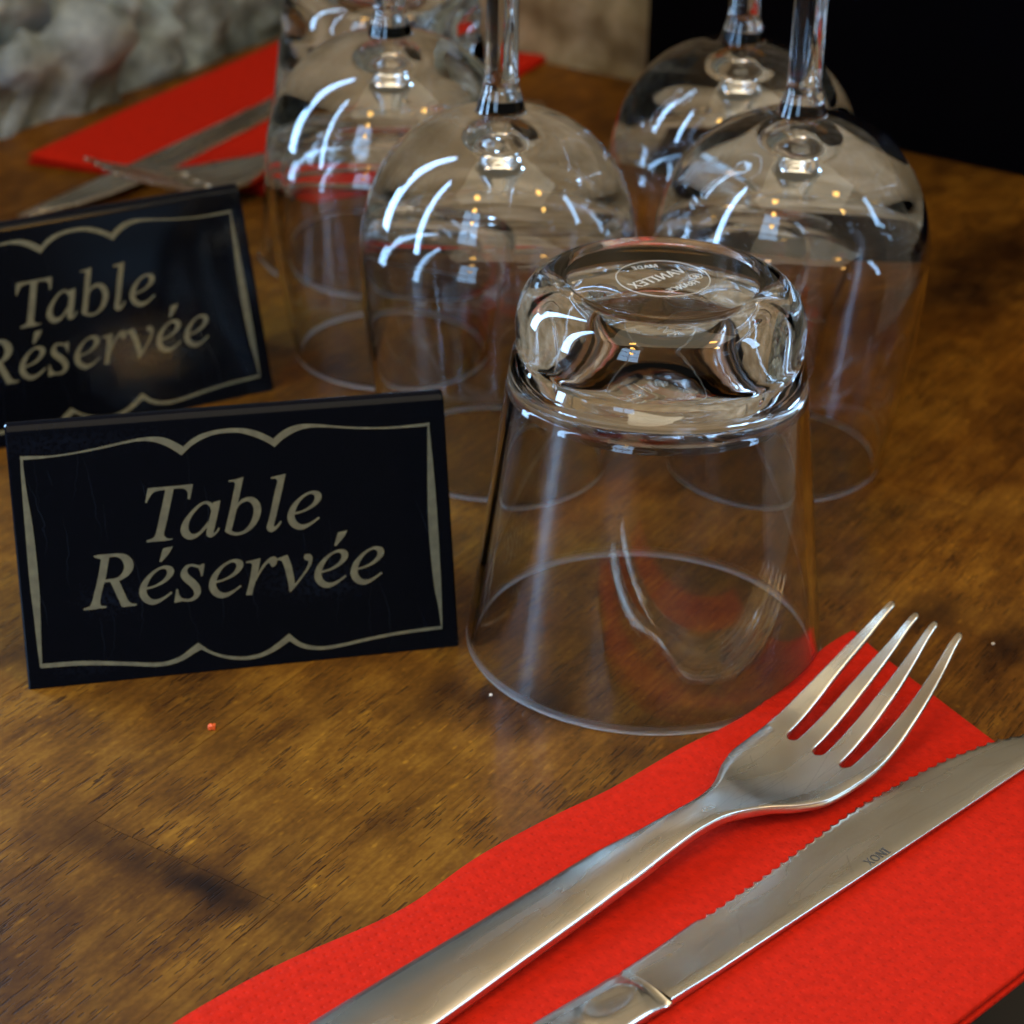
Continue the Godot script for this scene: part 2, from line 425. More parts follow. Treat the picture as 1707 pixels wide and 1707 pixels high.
func sign_skin() -> ImageTexture:
	# black plastic: fine dust, a few rubbed patches and scratches
	var w := 1024
	var h := 640
	var im := Image.create(w, h, false, Image.FORMAT_RGB8)
	var a := noise(3, 0.02, 5)
	var b := noise(4, 0.12, 3)
	for y in h:
		for x in w:
			var v := maxf(0.0, a.get_noise_2d(x, y) * 0.5 + b.get_noise_2d(x, y) * 0.35)
			var rub := 0.0
			for spot in [[0.20, 0.33, 0.055, 0.05, 0.9], [0.66, 0.34, 0.10, 0.06, 0.8], [0.70, 0.29, 0.07, 0.03, 0.6], [0.1, 0.96, 0.2, 0.04, 0.6], [0.13, 0.06, 0.06, 0.03, 0.5]]:
				var dx := (float(x) / w - float(spot[0])) / float(spot[2])
				var dy := (1.0 - float(y) / h - float(spot[1])) / float(spot[3])
				rub += float(spot[4]) * exp(-dx * dx - dy * dy)
			var d := 0.022 * v + 0.10 * rub * clampf(0.35 + a.get_noise_2d(x * 3.0, y * 3.0), 0.0, 1.0)
			im.set_pixel(x, y, Color(0.022 + 0.45 * d, 0.028 + 0.75 * d, 0.052 + 1.1 * d))
	var r := RandomNumberGenerator.new()
	r.seed = 11
	for k in 26:
		var x := r.randf_range(0.0, 1.0) * w
		var y := r.randf_range(0.0, 0.8) * h
		if k < 9:
			x = r.randf_range(0.03, 0.3) * w
		var dx := r.randf_range(0.08, 0.4)
		var n := r.randi_range(40, 260)
		var s := r.randf_range(0.04, 0.13)
		for i in n:
			dx += r.randf_range(-0.01, 0.008)
			var q := Vector2i(int(x + dx * i), int(y + i))
			if q.x >= 0 and q.x < w and q.y >= 0 and q.y < h:
				var c := im.get_pixelv(q)
				var f := s * sin(PI * i / n)
				im.set_pixelv(q, Color(c.r + f * 0.7, c.g + f * 0.95, c.b + f * 1.2))
	for k in 420:
		var q := Vector2i(r.randi_range(1, w - 2), r.randi_range(1, h - 2))
		var f := r.randf_range(0.03, 0.16)
		im.set_pixelv(q, im.get_pixelv(q) + Color(f, f, f * 1.1))
	return ImageTexture.create_from_image(im)


func wood_grain() -> Array:
	# 0.30 m of grain by 0.15 m across, dark open pores and pale flecks; returns [colour, relief]
	var w := 2048
	var h := 1024
	var im := Image.create(w, h, false, Image.FORMAT_RGB8)
	var hm := Image.create(w, h, false, Image.FORMAT_L8)
	hm.fill(Color(0.75, 0.75, 0.75))
	var broad := noise(101, 0.004, 3)
	var fibre := noise(102, 0.05, 3)
	var fine := noise(103, 0.11, 2)
	var blotch := noise(104, 0.012, 3)
	var dark := Vector3(0.050, 0.0175, 0.0022)
	var mid := Vector3(0.122, 0.0485, 0.0044)
	var pale := Vector3(0.210, 0.094, 0.009)
	for y in h:
		for x in w:
			var gx := x * 0.75
			var gy := y * 0.75
			var t := 0.5 + 0.22 * broad.get_noise_2d(gx * 0.35, gy * 2.2) + 0.30 * fibre.get_noise_2d(gx * 0.16, gy * 1.6) + 0.30 * blotch.get_noise_2d(gx, gy * 1.3)
			t += 0.16 * fine.get_noise_2d(gx * 0.7, gy * 1.2)
			t = clampf(t, 0.0, 1.0)
			var c := dark.lerp(mid, t * 2.0) if t < 0.5 else mid.lerp(pale, t * 2.0 - 1.0)
			im.set_pixel(x, y, Color(c.x, c.y, c.z).linear_to_srgb())
	var r := RandomNumberGenerator.new()
	r.seed = 12
	for k in 1500:   # pale flecks across the grain
		var cx := r.randi_range(0, w - 1)
		var cy := r.randi_range(0, h - 1)
		var lx := r.randf_range(4.0, 14.0)
		var ly := r.randf_range(1.5, 5.0)
		var s := r.randf_range(0.02, 0.085) * (1.0 if k % 5 else 1.7)
		for dy in range(-int(ly), int(ly) + 1):
			for dx in range(-int(lx), int(lx) + 1):
				var f := s * maxf(0.0, 1.0 - (dx * dx) / (lx * lx) - (dy * dy) / (ly * ly))
				var q := Vector2i(posmod(cx + dx, w), posmod(cy + dy, h))
				var c := im.get_pixelv(q)
				im.set_pixelv(q, Color(c.r + f, c.g + f * 0.8, c.b + f * 0.18))
	var clump := noise(105, 0.006, 2)
	for k in 11500:   # pores
		var cx := r.randi_range(0, w - 1)
		var cy := r.randi_range(0, h - 1)
		if clump.get_noise_2d(cx, cy) + r.randf_range(-0.35, 0.35) < 0.0:
			continue
		var n := r.randi_range(8, 40)
		var s := r.randf_range(0.30, 0.80)
		var slope := r.randf_range(-0.05, 0.05)
		for i in n:
			var e := s * minf(1.0, 3.0 * sin(PI * (i + 0.5) / n))
			var q := Vector2i(posmod(cx + i, w), posmod(cy + int(slope * i), h))
			var c := im.get_pixelv(q)
			im.set_pixelv(q, c.lerp(Color(0.11, 0.055, 0.02), e))
			hm.set_pixelv(q, Color.WHITE * (0.75 - 0.6 * e))
			if s > 0.62:
				q.y = posmod(q.y + 1, h)
				im.set_pixelv(q, im.get_pixelv(q).lerp(Color(0.13, 0.065, 0.025), e * 0.6))
				hm.set_pixelv(q, Color.WHITE * (0.75 - 0.4 * e))
	return [ImageTexture.create_from_image(im), ImageTexture.create_from_image(hm)]


func table_marks() -> ImageTexture:
	# burn marks, worn patches and long dark streaks over the whole top; u runs along the staves (1.3 m), v across (0.53 m)
	var w := 1024
	var h := 512
	var im := Image.create(w, h, false, Image.FORMAT_RGB8)
	var big := noise(201, 0.010, 4)
	var small := noise(202, 0.05, 3)
	var spots := []
	for s in [[-0.0672, -0.3535, 0.9, 0.0055, 0.028, 0.45], [-0.058, -0.349, 0.9, 0.004, 0.012, 0.15], [0.006, -0.4165, 0.0, 0.014, 0.009, 0.42], [-0.012, -0.421, 0.4, 0.010, 0.010, 0.35], [-0.004, -0.4225, 0.0, 0.004, 0.003, 0.4],
			[0.122, -0.448, 0.5, 0.014, 0.008, 0.45], [0.105, -0.463, 0.0, 0.010, 0.006, 0.4], [0.165, -0.60, 0.0, 0.05, 0.012, 0.4], [0.165, -0.70, 0.2, 0.06, 0.02, 0.5], [-0.10, -0.325, 0.0, 0.02, 0.02, 0.2],
			[0.03, -0.40, 0.7, 0.02, 0.012, 0.25], [-0.1, -0.88, 0, 0.08, 0.02, 0.35], [0.05, -0.85, 0, 0.07, 0.02, 0.3], [0.06, -0.44, 0.0, 0.012, 0.014, 0.2]]:
		var p := Vector3(s[0], 0, s[1]) - CORNER
		spots.append([-p.dot(ALONG) / 1.3 * w, p.dot(ACROSS) / 0.53 * h, float(s[2]), float(s[3]) / 1.3 * w, float(s[4]) / 0.53 * h, float(s[5])])
	for y in h:
		for x in w:
			var v := 0.93 + 0.22 * big.get_noise_2d(x, y * 1.1) + 0.14 * small.get_noise_2d(x * 0.8, y)
			for s in spots:
				var dx: float = (x - s[0]) / s[3]
				if absf(dx) < 2.2:
					var dy: float = (y - s[1]) / s[4]
					var d := dx * dx + dy * dy
					if d < 4.5:
						v -= s[5] * exp(-d * 1.1) * (1.0 + 0.35 * small.get_noise_2d(x * 2.0, y * 2.0))
			v = clampf(v, 0.2, 1.0)
			im.set_pixel(x, y, Color(pow(v, 0.92), v, pow(v, 0.85)))
	return ImageTexture.create_from_image(im)


# ---------------------------------------------------------------- mesh helpers
func quads(grid: Array, wrap_u := false, wrap_v := false, uvs := [], flip := false) -> ArrayMesh:
	# a smooth sheet over grid[i][j]; its front is the side from which i runs up while j runs to the right
	var st := SurfaceTool.new()
	st.begin(Mesh.PRIMITIVE_TRIANGLES)
	var n := grid.size()
	var m: int = grid[0].size()
	for i in n:
		for j in m:
			if uvs.size():
				st.set_uv(uvs[i][j])
			st.add_vertex(grid[i][j])
	for i in (n if wrap_u else n - 1):
		for j in (m if wrap_v else m - 1):
			var a: int = i * m + j
			var b: int = i * m + (j + 1) % m
			var c: int = ((i + 1) % n) * m + j
			var d: int = ((i + 1) % n) * m + (j + 1) % m
			for k in ([a, b, c, b, d, c] if flip else [a, c, b, b, c, d]):
				st.add_index(k)
	st.generate_normals()
	return st.commit()


func lathe(profile: Array, segments := 128) -> ArrayMesh:
	# profile of Vector2(radius, height), walked so that the outside lies to its right
	var grid := []
	for q in profile:
		var row := []
		for j in segments:
			var a := TAU * j / segments
			row.append(Vector3(q.x * cos(a), q.y, -q.x * sin(a)))
		grid.append(row)
	return quads(grid, false, true)


func curve(points: Array, steps := 6) -> Array:
	# centripetal Catmull-Rom through Vector2 points
	var out := []
	for i in points.size() - 1:
		var p1: Vector2 = points[i]
		var p2: Vector2 = points[i + 1]
		var p0: Vector2 = points[i - 1] if i > 0 else 2.0 * p1 - p2
		var p3: Vector2 = points[i + 2] if i + 2 < points.size() else 2.0 * p2 - p1
		var t01 := sqrt(p0.distance_to(p1))
		var t12 := sqrt(p1.distance_to(p2))
		var t23 := sqrt(p2.distance_to(p3))
		for k in steps:
			out.append(p1.cubic_interpolate_in_time(p2, p0, p3, float(k) / steps, t12, -t01, t12 + t23))
	out.append(points[-1])
	return out


func at(xs: Array, ys: Array, x: float) -> float:
	if x <= xs[0]:
		return ys[0]
	for i in xs.size() - 1:
		if x <= xs[i + 1]:
			var t: float = (x - xs[i]) / (xs[i + 1] - xs[i])
			var y0: float = ys[maxi(i - 1, 0)]
			var y3: float = ys[mini(i + 2, ys.size() - 1)]
			return cubic_interpolate(ys[i], ys[i + 1], y0, y3, t)
	return ys[-1]


func block(lo: Vector3, hi: Vector3, bevel: float) -> ArrayMesh:
	# a box with its upper edges broken; uv in metres of x and z
	var st := SurfaceTool.new()
	st.begin(Mesh.PRIMITIVE_TRIANGLES)
	st.set_smooth_group(-1)
	var ring := func(y: float, s: float) -> Array:
		return [Vector3(lo.x + s, y, lo.z + s), Vector3(hi.x - s, y, lo.z + s), Vector3(hi.x - s, y, hi.z - s), Vector3(lo.x + s, y, hi.z - s)]
	var rings := [ring.call(lo.y, 0.0), ring.call(hi.y - bevel, 0.0), ring.call(hi.y, bevel)]
	var face := func(a: Vector3, b: Vector3, c: Vector3, d: Vector3) -> void:
		for v in [a, b, c, a, c, d]:
			st.set_uv(Vector2(v.x, v.z))
			st.set_uv2(Vector2(v.x, v.z))
			st.add_vertex(v)
	for k in 2:
		for i in 4:
			var j: int = (i + 1) % 4
			face.call(rings[k][i], rings[k][j], rings[k + 1][j], rings[k + 1][i])
	face.call(rings[2][0], rings[2][1], rings[2][2], rings[2][3])
	face.call(rings[0][3], rings[0][2], rings[0][1], rings[0][0])
	st.generate_normals()
	return st.commit()


# ---------------------------------------------------------------- setting
func build_setting() -> void:
	var floor_ := MeshInstance3D.new()
	var pm := PlaneMesh.new()
	pm.size = Vector2(8, 8)
	floor_.mesh = pm
	floor_.material_override = M.floor
	floor_.position.y = -0.74
	top(floor_, "floor", "dark floor below the table", "", "", "structure")

	# rubble wall along the left side of the table
	var side := Node3D.new()
	side.transform = Transform3D(Basis(-ALONG, Vector3.UP, ACROSS), CORNER - ACROSS * 0.004)
	top(side, "stone_wall", "rough pale rubble stone wall along the left side of the table", "wall")
	slab(side, "mortar", Vector3(-0.06, -0.74, -0.16), Vector3(0.36, 1.6, -0.022), M.mortar)
	slab(side, "wall_below_window", Vector3(0.36, -0.74, -0.16), Vector3(1.3, 0.025, -0.02), M.mortar)
	for span in [[0.361, 0.378], [0.503, 0.706], [0.894, 1.3]]:
		slab(side, "pier", Vector3(span[0], 0.026, -0.16), Vector3(span[1], 0.829, -0.021), M.plaster)
	slab(side, "lintel", Vector3(0.361, 0.83, -0.16), Vector3(1.3, 1.6, -0.020), M.plaster)
	var y := -0.012
	var row := 0
	while y < 0.42:
		var h := rng.randf_range(0.040, 0.062)
		var x := -0.05 - rng.randf_range(0.0, 0.04)
		while x < 0.36:
			var w := rng.randf_range(0.045, 0.095)
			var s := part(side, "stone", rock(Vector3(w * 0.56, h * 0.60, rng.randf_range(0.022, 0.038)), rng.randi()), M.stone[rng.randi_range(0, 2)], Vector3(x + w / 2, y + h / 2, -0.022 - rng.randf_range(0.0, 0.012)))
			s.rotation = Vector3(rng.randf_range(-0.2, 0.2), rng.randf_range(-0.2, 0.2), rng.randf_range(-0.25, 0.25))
			x += w
		y += h
		row += 1

	# paler, smoother stonework of the end wall
	var back := Node3D.new()
	back.transform = Transform3D(Basis(ACROSS, Vector3.UP, -ALONG), CORNER + ALONG * 0.004)
	top(back, "end_wall", "beige stone wall at the far end of the table", "wall")
	slab(back, "mortar", Vector3(-0.16, -0.74, -0.16), Vector3(1.3, 0.12, -0.012), M.mortar)
	slab(back, "plaster", Vector3(-0.16, 0.12, -0.16), Vector3(1.3, 1.6, 0.004), M.plaster)
	y = -0.03
	while y < 0.09:
		var h := rng.randf_range(0.07, 0.10)
		var x := -0.02 - rng.randf_range(0.0, 0.05)
		while x < 0.62:
			var w := rng.randf_range(0.10, 0.17)
			part(back, "stone", rock(Vector3(w * 0.53, h * 0.54, 0.016), rng.randi()), M.beige, Vector3(x + w / 2, y + h / 2, -0.012))
			x += w
		y += h

	# a tall black board stands on the table end, in front of that wall
	var board := Node3D.new()
	board.transform = Transform3D(Basis(ACROSS, Vector3.UP, -ALONG), CORNER + ACROSS * 0.178 - ALONG * 0.001)
	top(board, "black_board", "plain black board standing upright on the table end, against the beige wall", "board")
	part(board, "panel", block(Vector3(0, 0.001, 0), Vector3(0.42, 0.185, 0.016), 0.002), M.board)
	for k in 2:
		part(board, "foot", block(Vector3(0.05 + 0.28 * k, 0.0005, 0.0165), Vector3(0.09 + 0.28 * k, 0.006, 0.020), 0.001), M.board)


func slab(parent: Node3D, called: String, lo: Vector3, hi: Vector3, m: Material) -> void:
	var b := BoxMesh.new()
	b.size = hi - lo
	part(parent, called, b, m, (lo + hi) / 2)


func rock(half: Vector3, seed_: int) -> ArrayMesh:
	var n := noise(seed_ % 100000, 1.1, 4)
	var grid := []
	for i in 15:
		var row := []
		var lat := PI * i / 14.0 - PI / 2
		for j in 24:
			var lon := -TAU * j / 24.0
			var d := Vector3(cos(lat) * cos(lon), sin(lat), cos(lat) * sin(lon))
			var boxy := d / maxf(0.62, maxf(absf(d.x), maxf(absf(d.y), absf(d.z))) * 0.96)
			var k := 0.86 + 0.42 * n.get_noise_3d(d.x * 1.3, d.y * 1.3, d.z * 1.3)
			row.append(boxy * half * k)
		grid.append(row)
	return quads(grid, false, true)


func build_table() -> void:
	var table := Node3D.new()
	table.transform = Transform3D(Basis(-ALONG, Vector3.UP, ACROSS), CORNER)
	top(table, "table", "brown wooden table of long glued staves, worn and stained", "table")
	var width := 0.0497
	var z := 0.0346 - width
	var lane := 0
	while z < 0.495:
		var z0 := maxf(z, 0.0)
		var z1 := minf(z + width, 0.4965)
		var x := -0.001
		var first := true
		while x < 1.25:
			var len := rng.randf_range(0.26, 0.52)
			if first:
				len = rng.randf_range(0.10, 0.5)
			if lane == 7:   # the lane whose end joint shows at the lower left
				len = 0.5215 if first else 0.45
			if lane == 6 and first:
				len = 0.9
			first = false
			var x1 := minf(x + len, 1.26)
			var lift := rng.randf_range(-0.00006, 0.0)
			var mesh := stave(Vector3(x + 0.00009, -0.032, z0 + 0.00006), Vector3(x1 - 0.00009, lift, z1 - 0.00006), Vector2(rng.randf(), rng.randf()))
			part(table, "stave", mesh, M.wood[[0, 0, 1, 2, 0, 3][rng.randi_range(0, 5)] if lane < 6 else lane % 2])
			x = x1
		z += width
		lane += 1
	slab(table, "apron", Vector3(0.06, -0.11, 0.04), Vector3(1.2, -0.033, 0.06), M.dark_wood)
	slab(table, "apron", Vector3(0.06, -0.11, 0.442), Vector3(1.2, -0.033, 0.462), M.dark_wood)
	for k in 4:
		slab(table, "leg", Vector3(0.05 + 1.1 * (k % 2), -0.739, 0.03 + 0.42 * (k / 2)), Vector3(0.11 + 1.1 * (k % 2), -0.034, 0.09 + 0.42 * (k / 2)), M.dark_wood)


func stave(lo: Vector3, hi: Vector3, shift: Vector2) -> ArrayMesh:
	var src := block(lo, hi, 0.00001)
	var arrays := src.surface_get_arrays(0)
	var uv: PackedVector2Array = arrays[Mesh.ARRAY_TEX_UV]
	var uv2: PackedVector2Array = arrays[Mesh.ARRAY_TEX_UV2]
	for i in uv.size():
		uv2[i] = Vector2(uv[i].x / 1.3, uv[i].y / 0.53)
		uv[i] = Vector2(uv[i].x / 0.30, uv[i].y / 0.15) + shift
	arrays[Mesh.ARRAY_TEX_UV] = uv
	arrays[Mesh.ARRAY_TEX_UV2] = uv2
	var out := ArrayMesh.new()
	out.add_surface_from_arrays(Mesh.PRIMITIVE_TRIANGLES, arrays)
	return out


# ---------------------------------------------------------------- napkins
func build_napkins() -> void:
	var wave := [[0.0, 15.0, 38.0, 51.0, 67.0, 90.0, 108.0, 128.0, 150.0, 180.0, 204.0], [0.0, 1.0, 5.6, 6.4, 5.3, 5.0, 3.2, 2.5, 4.4, 0.7, 0.0]]
	var calm := [[0.0, 60.0, 130.0, 204.0], [0.0, 0.6, -0.7, 0.0]]
	var a := napkin(Transform3D(Basis(Vector3(-0.705, 0, 0.709), Vector3.UP, Vector3(-0.709, 0, -0.705)), Vector3(0.0830, 0, -0.4480)), wave, 0.0985, 0.27, 3,
		"folded red paper napkin in the foreground, under the fork and serrated knife")
	var b := napkin(Transform3D(Basis(Vector3(-0.444, 0, 0.896), Vector3.UP, Vector3(-0.896, 0, -0.444)), Vector3(-0.0954, 0, -0.9608)), calm, 0.110, -0.157, 5,
		"folded red paper napkin at the far left, near the stone wall")
	a.set_meta("group", "red napkins under the cutlery")
	b.set_meta("group", "red napkins under the cutlery")


func napkin(frame: Transform3D, wave: Array, width: float, skew: float, seed_: int, label: String) -> Node3D:
	var root := Node3D.new()
	root.transform = frame
	top(root, "napkin", label, "napkin")
	var length := 0.204
	var n := noise(seed_, 14.0, 2)
	for layer in 2:
		var y0 := 0.0002 + 0.0014 * layer
		var thick := 0.00132
		var grid := []
		var nu := 60
		for i in nu + 1:
			var u := float(i) / nu
			var p := lerpf(0.0005 - 0.0007 * layer, length - 0.0004 * layer, u)
			var edge := at(wave[0], wave[1], p * 1000.0) * 0.001
			var ring := []
			var section := []
			var nv := 22
			for j in nv + 1:
				section.append([float(j) / nv, 1.0])
			for k in 5:
				section.append([1.0 + 0.0042 * sin(PI * (k + 0.5) / 5), cos(PI * (k + 0.5) / 5) ])
			for j in nv + 1:
				section.append([1.0 - float(j) / nv, -1.0])
			for k in 5:
				section.append([-0.0042 * sin(PI * (k + 0.5) / 5), -cos(PI * (k + 0.5) / 5)])
			for s in section:
				var v: float = s[0]
				var q := edge * (1.0 - 0.85 * clampf(v, 0, 1)) + v * width + 0.0006 * layer * (1.0 - 2.0 * v)
				var puff := 0.0011 * exp(-absf(v) * 9.0) * layer + 0.00035 * n.get_noise_2d(p * 0.6, q * 0.8) + 0.0003
				var end := 1.0 - pow(absf(2.0 * u - 1.0), 60.0)
				var yy: float = y0 + thick * 0.5 + (puff + 0.0 if layer == 1 else puff * 0.4) + s[1] * thick * 0.5 * maxf(end, 0.05)
				ring.append(Vector3(p + skew * q, yy, -q))
			grid.append(ring)
		var mesh := quads(grid, false, true, [], true)
		part(root, "folded_sheet", mesh, M.napkin)
	return root


# ---------------------------------------------------------------- glasses
func build_glasses() -> void:
	# wine glass, standing on its rim: bowl, stem and foot are open shells that close one body of glass
	var outer := []
	var inner := []
	for k in 40:
		var y := lerpf(0.0013, 0.058, k / 40.0)
		outer.append(Vector2(0.0375 - 0.00765 * pow((0.058 - y) / 0.0572, 1.6), y))
	for k in 61:
		var a := k / 60.0 * 1.475
		outer.append(Vector2(0.0375 * pow(cos(a), 2.0 / 2.3), 0.058 + 0.0426 * pow(sin(a), 2.0 / 2.3)))
	outer[-1] = Vector2(0.0066, 0.1003)
	for k in 71:
		var a := (70 - k) / 70.0 * PI / 2
		var r := 0.0361 * pow(maxf(cos(a), 0.0), 2.0 / 2.3)
		inner.append(Vector2(maxf(r, 0.0001), 0.058 + 0.0288 * pow(sin(a), 2.0 / 2.3) + 0.0024 * exp(-pow(r / 0.0060, 4.0))))
	for k in 40:
		var y := lerpf(0.058, 0.0013, (k + 1) / 40.0)
		inner.append(Vector2(0.0361 - 0.00775 * pow((0.058 - y) / 0.0572, 1.6), y))
	var rim := [inner[-1], Vector2(0.0285, 0.0003), Vector2(0.0288, 0.00008), Vector2(0.0291, 0.00002), Vector2(0.0294, 0.00008), Vector2(0.0297, 0.0003), outer[0]]
	var stem := curve([Vector2(0.0066, 0.1003), Vector2(0.0061, 0.1022), Vector2(0.0056, 0.1038), Vector2(0.0050, 0.1058), Vector2(0.00475, 0.1066), Vector2(0.0045, 0.1085), Vector2(0.0043, 0.120), Vector2(0.0042, 0.145), Vector2(0.0044, 0.165), Vector2(0.0056, 0.1755)])
	var foot := curve([Vector2(0.0056, 0.1755), Vector2(0.010, 0.1785), Vector2(0.020, 0.1803), Vector2(0.031, 0.1812), Vector2(0.0322, 0.1818), Vector2(0.0318, 0.1825), Vector2(0.020, 0.1822), Vector2(0.0001, 0.1816)])
	var glass := Node3D.new()
	top(glass, "wine_glass", "upturned wine glass in the middle, behind the front sign and left of the tumbler", "wine glass", "upturned wine glasses")
	part(glass, "bowl", lathe(outer), M.glass)
	part(glass, "bowl_inside", lathe(inner), M.glass)
	part(glass, "rim", lathe(rim), M.worn_glass)
	part(glass, "stem", lathe(stem, 64), M.glass)
	part(glass, "foot", lathe(foot, 96), M.glass)
	glass.position = Vector3(-0.0052, 0.0001, -0.5457)
	copy(glass, "wine_glass", "upturned wine glass at the right, directly behind the heavy-based tumbler").position = Vector3(0.0736, 0.0001, -0.5483)
	copy(glass, "wine_glass", "upturned wine glass at the back left, in front of the far tumbler and red napkin").position = Vector3(-0.0383, 0.0001, -0.6146)
	copy(glass, "wine_glass", "upturned wine glass at the back right, in front of the black board").position = Vector3(0.0637, 0.0001, -0.6158)

	# tumbler with a thick base, also upturned
	var wall_out := []
	for k in 21:
		var y := lerpf(0.0016, 0.0735, k / 20.0)
		wall_out.append(Vector2(0.0430 - 0.1275 * (y - 0.001), y))
	wall_out.append_array(curve([Vector2(0.03374, 0.0735), Vector2(0.0333, 0.0752), Vector2(0.0328, 0.0766)]).slice(1))
	var wall_in := []
	for k in 21:
		var y := lerpf(0.0660, 0.0016, k / 20.0)
		wall_in.append(Vector2(0.0408 - 0.1275 * (y - 0.001) - 0.0004 * pow(y / 0.066, 3.0), y))
	var lip := [wall_in[-1], Vector2(0.0408, 0.0009), Vector2(0.0410, 0.0004), Vector2(0.0414, 0.0001), Vector2(0.0419, 0.00002), Vector2(0.0424, 0.0001), Vector2(0.0428, 0.0004), Vector2(0.0430, 0.0009), wall_out[0]]
	var base := curve([Vector2(0.0328, 0.0766), Vector2(0.0326, 0.0776), Vector2(0.0326, 0.0790), Vector2(0.0328, 0.0812), Vector2(0.0328, 0.0836), Vector2(0.0324, 0.0862), Vector2(0.0315, 0.0887), Vector2(0.0301, 0.0909), Vector2(0.0282, 0.0926), Vector2(0.0259, 0.0937), Vector2(0.0240, 0.09405),
		Vector2(0.0226, 0.0940), Vector2(0.0221, 0.0939), Vector2(0.0217, 0.09378), Vector2(0.0213, 0.09374), Vector2(0.0200, 0.09373), Vector2(0.010, 0.09372), Vector2(0.0001, 0.09372)])
	var cavity := curve([Vector2(0.0001, 0.0790), Vector2(0.010, 0.0780), Vector2(0.0185, 0.0755), Vector2(0.0250, 0.0727), Vector2(0.0292, 0.0702), Vector2(0.0313, 0.0680), wall_in[0]])
	var tumbler := Node3D.new()
	top(tumbler, "tumbler", "upturned heavy-based glass tumbler in the foreground, right of the front sign", "tumbler", "upturned tumblers")
	part(tumbler, "wall", lathe(wall_out, 160), M.glass)
	part(tumbler, "wall_inside", lathe(wall_in, 160), M.glass)
	part(tumbler, "rim", lathe(lip, 160), M.worn_glass)
	var b := part(tumbler, "base", lathe(base, 160), M.glass)
	part(b, "base_hollow", lathe(cavity, 160), M.glass)
	emblem(b)
	tumbler.position = Vector3(0.0325, 0.0001, -0.4483)
	copy(tumbler, "tumbler", "upturned glass tumbler at the far left, behind the back wine glass").position = Vector3(-0.0461, 0.0001, -0.6977)


func emblem(base: Node3D) -> void:
	# the mark moulded into the underside of the tumbler, read from inside the glass
	var high := 0.09376
	var ring := TorusMesh.new()
	ring.inner_radius = 0.01035
	ring.outer_radius = 0.01058
	ring.rings = 96
	ring.ring_segments = 6
	part(base, "emblem_ring", ring, M.embossed, Vector3(0, high + 0.00002, 0))
	lettering(base, "emblem_lettering", "VANITEX", 0.0030, Vector3(-0.0012, high, -0.0002), 0.72, true, M.embossed)
	lettering(base, "emblem_lettering", "FRANCE", 0.0019, Vector3(0.0042, high, 0.0042), 0.72, true, M.embossed)
	lettering(base, "emblem_lettering", "MADE", 0.0017, Vector3(-0.0038, high, -0.0066), 0.35, true, M.embossed)
	lettering(base, "emblem_lettering", "R", 0.0016, Vector3(0.0074, high, -0.0016), 0.72, true, M.embossed)
	var small := TorusMesh.new()
	small.inner_radius = 0.00138
	small.outer_radius = 0.00154
	small.rings = 32
	small.ring_segments = 6
	part(base, "emblem_ring", small, M.embossed, Vector3(0.0074, high + 0.00002, -0.0016))


func lettering(parent: Node3D, called: String, text: String, height: float, where: Vector3, turn: float, mirrored: bool, m: Material) -> void:
	# flat letters lying on a horizontal face
	var f := SystemFont.new()
	f.font_names = PackedStringArray(["Droid Sans"])
	var t := TextMesh.new()
	t.font = f
	t.text = text
	t.font_size = 64
	t.pixel_size = 0.001
	t.depth = 0.004
	t.curve_step = 1.0
	var arrays := t.surface_get_arrays(0)
	var v: PackedVector3Array = arrays[Mesh.ARRAY_VERTEX]
	var nn: PackedVector3Array = arrays[Mesh.ARRAY_NORMAL]
	var k := height / 0.046
	var turned := Basis(Vector3.UP, turn)
	var flip := -1.0 if mirrored else 1.0
	for i in v.size():
		v[i] = turned * Vector3(v[i].x * flip * k, v[i].z * 0.02, -v[i].y * k)
		nn[i] = turned * Vector3(nn[i].x * flip, nn[i].z, -nn[i].y)
	arrays[Mesh.ARRAY_VERTEX] = v
	arrays[Mesh.ARRAY_NORMAL] = nn
	if mirrored:
		var idx: PackedInt32Array = arrays[Mesh.ARRAY_INDEX]
		for i in range(0, idx.size(), 3):
			var s := idx[i]
			idx[i] = idx[i + 1]
			idx[i + 1] = s
		arrays[Mesh.ARRAY_INDEX] = idx
	var mesh := ArrayMesh.new()
	mesh.add_surface_from_arrays(Mesh.PRIMITIVE_TRIANGLES, arrays)
	part(parent, called, mesh, m, where)


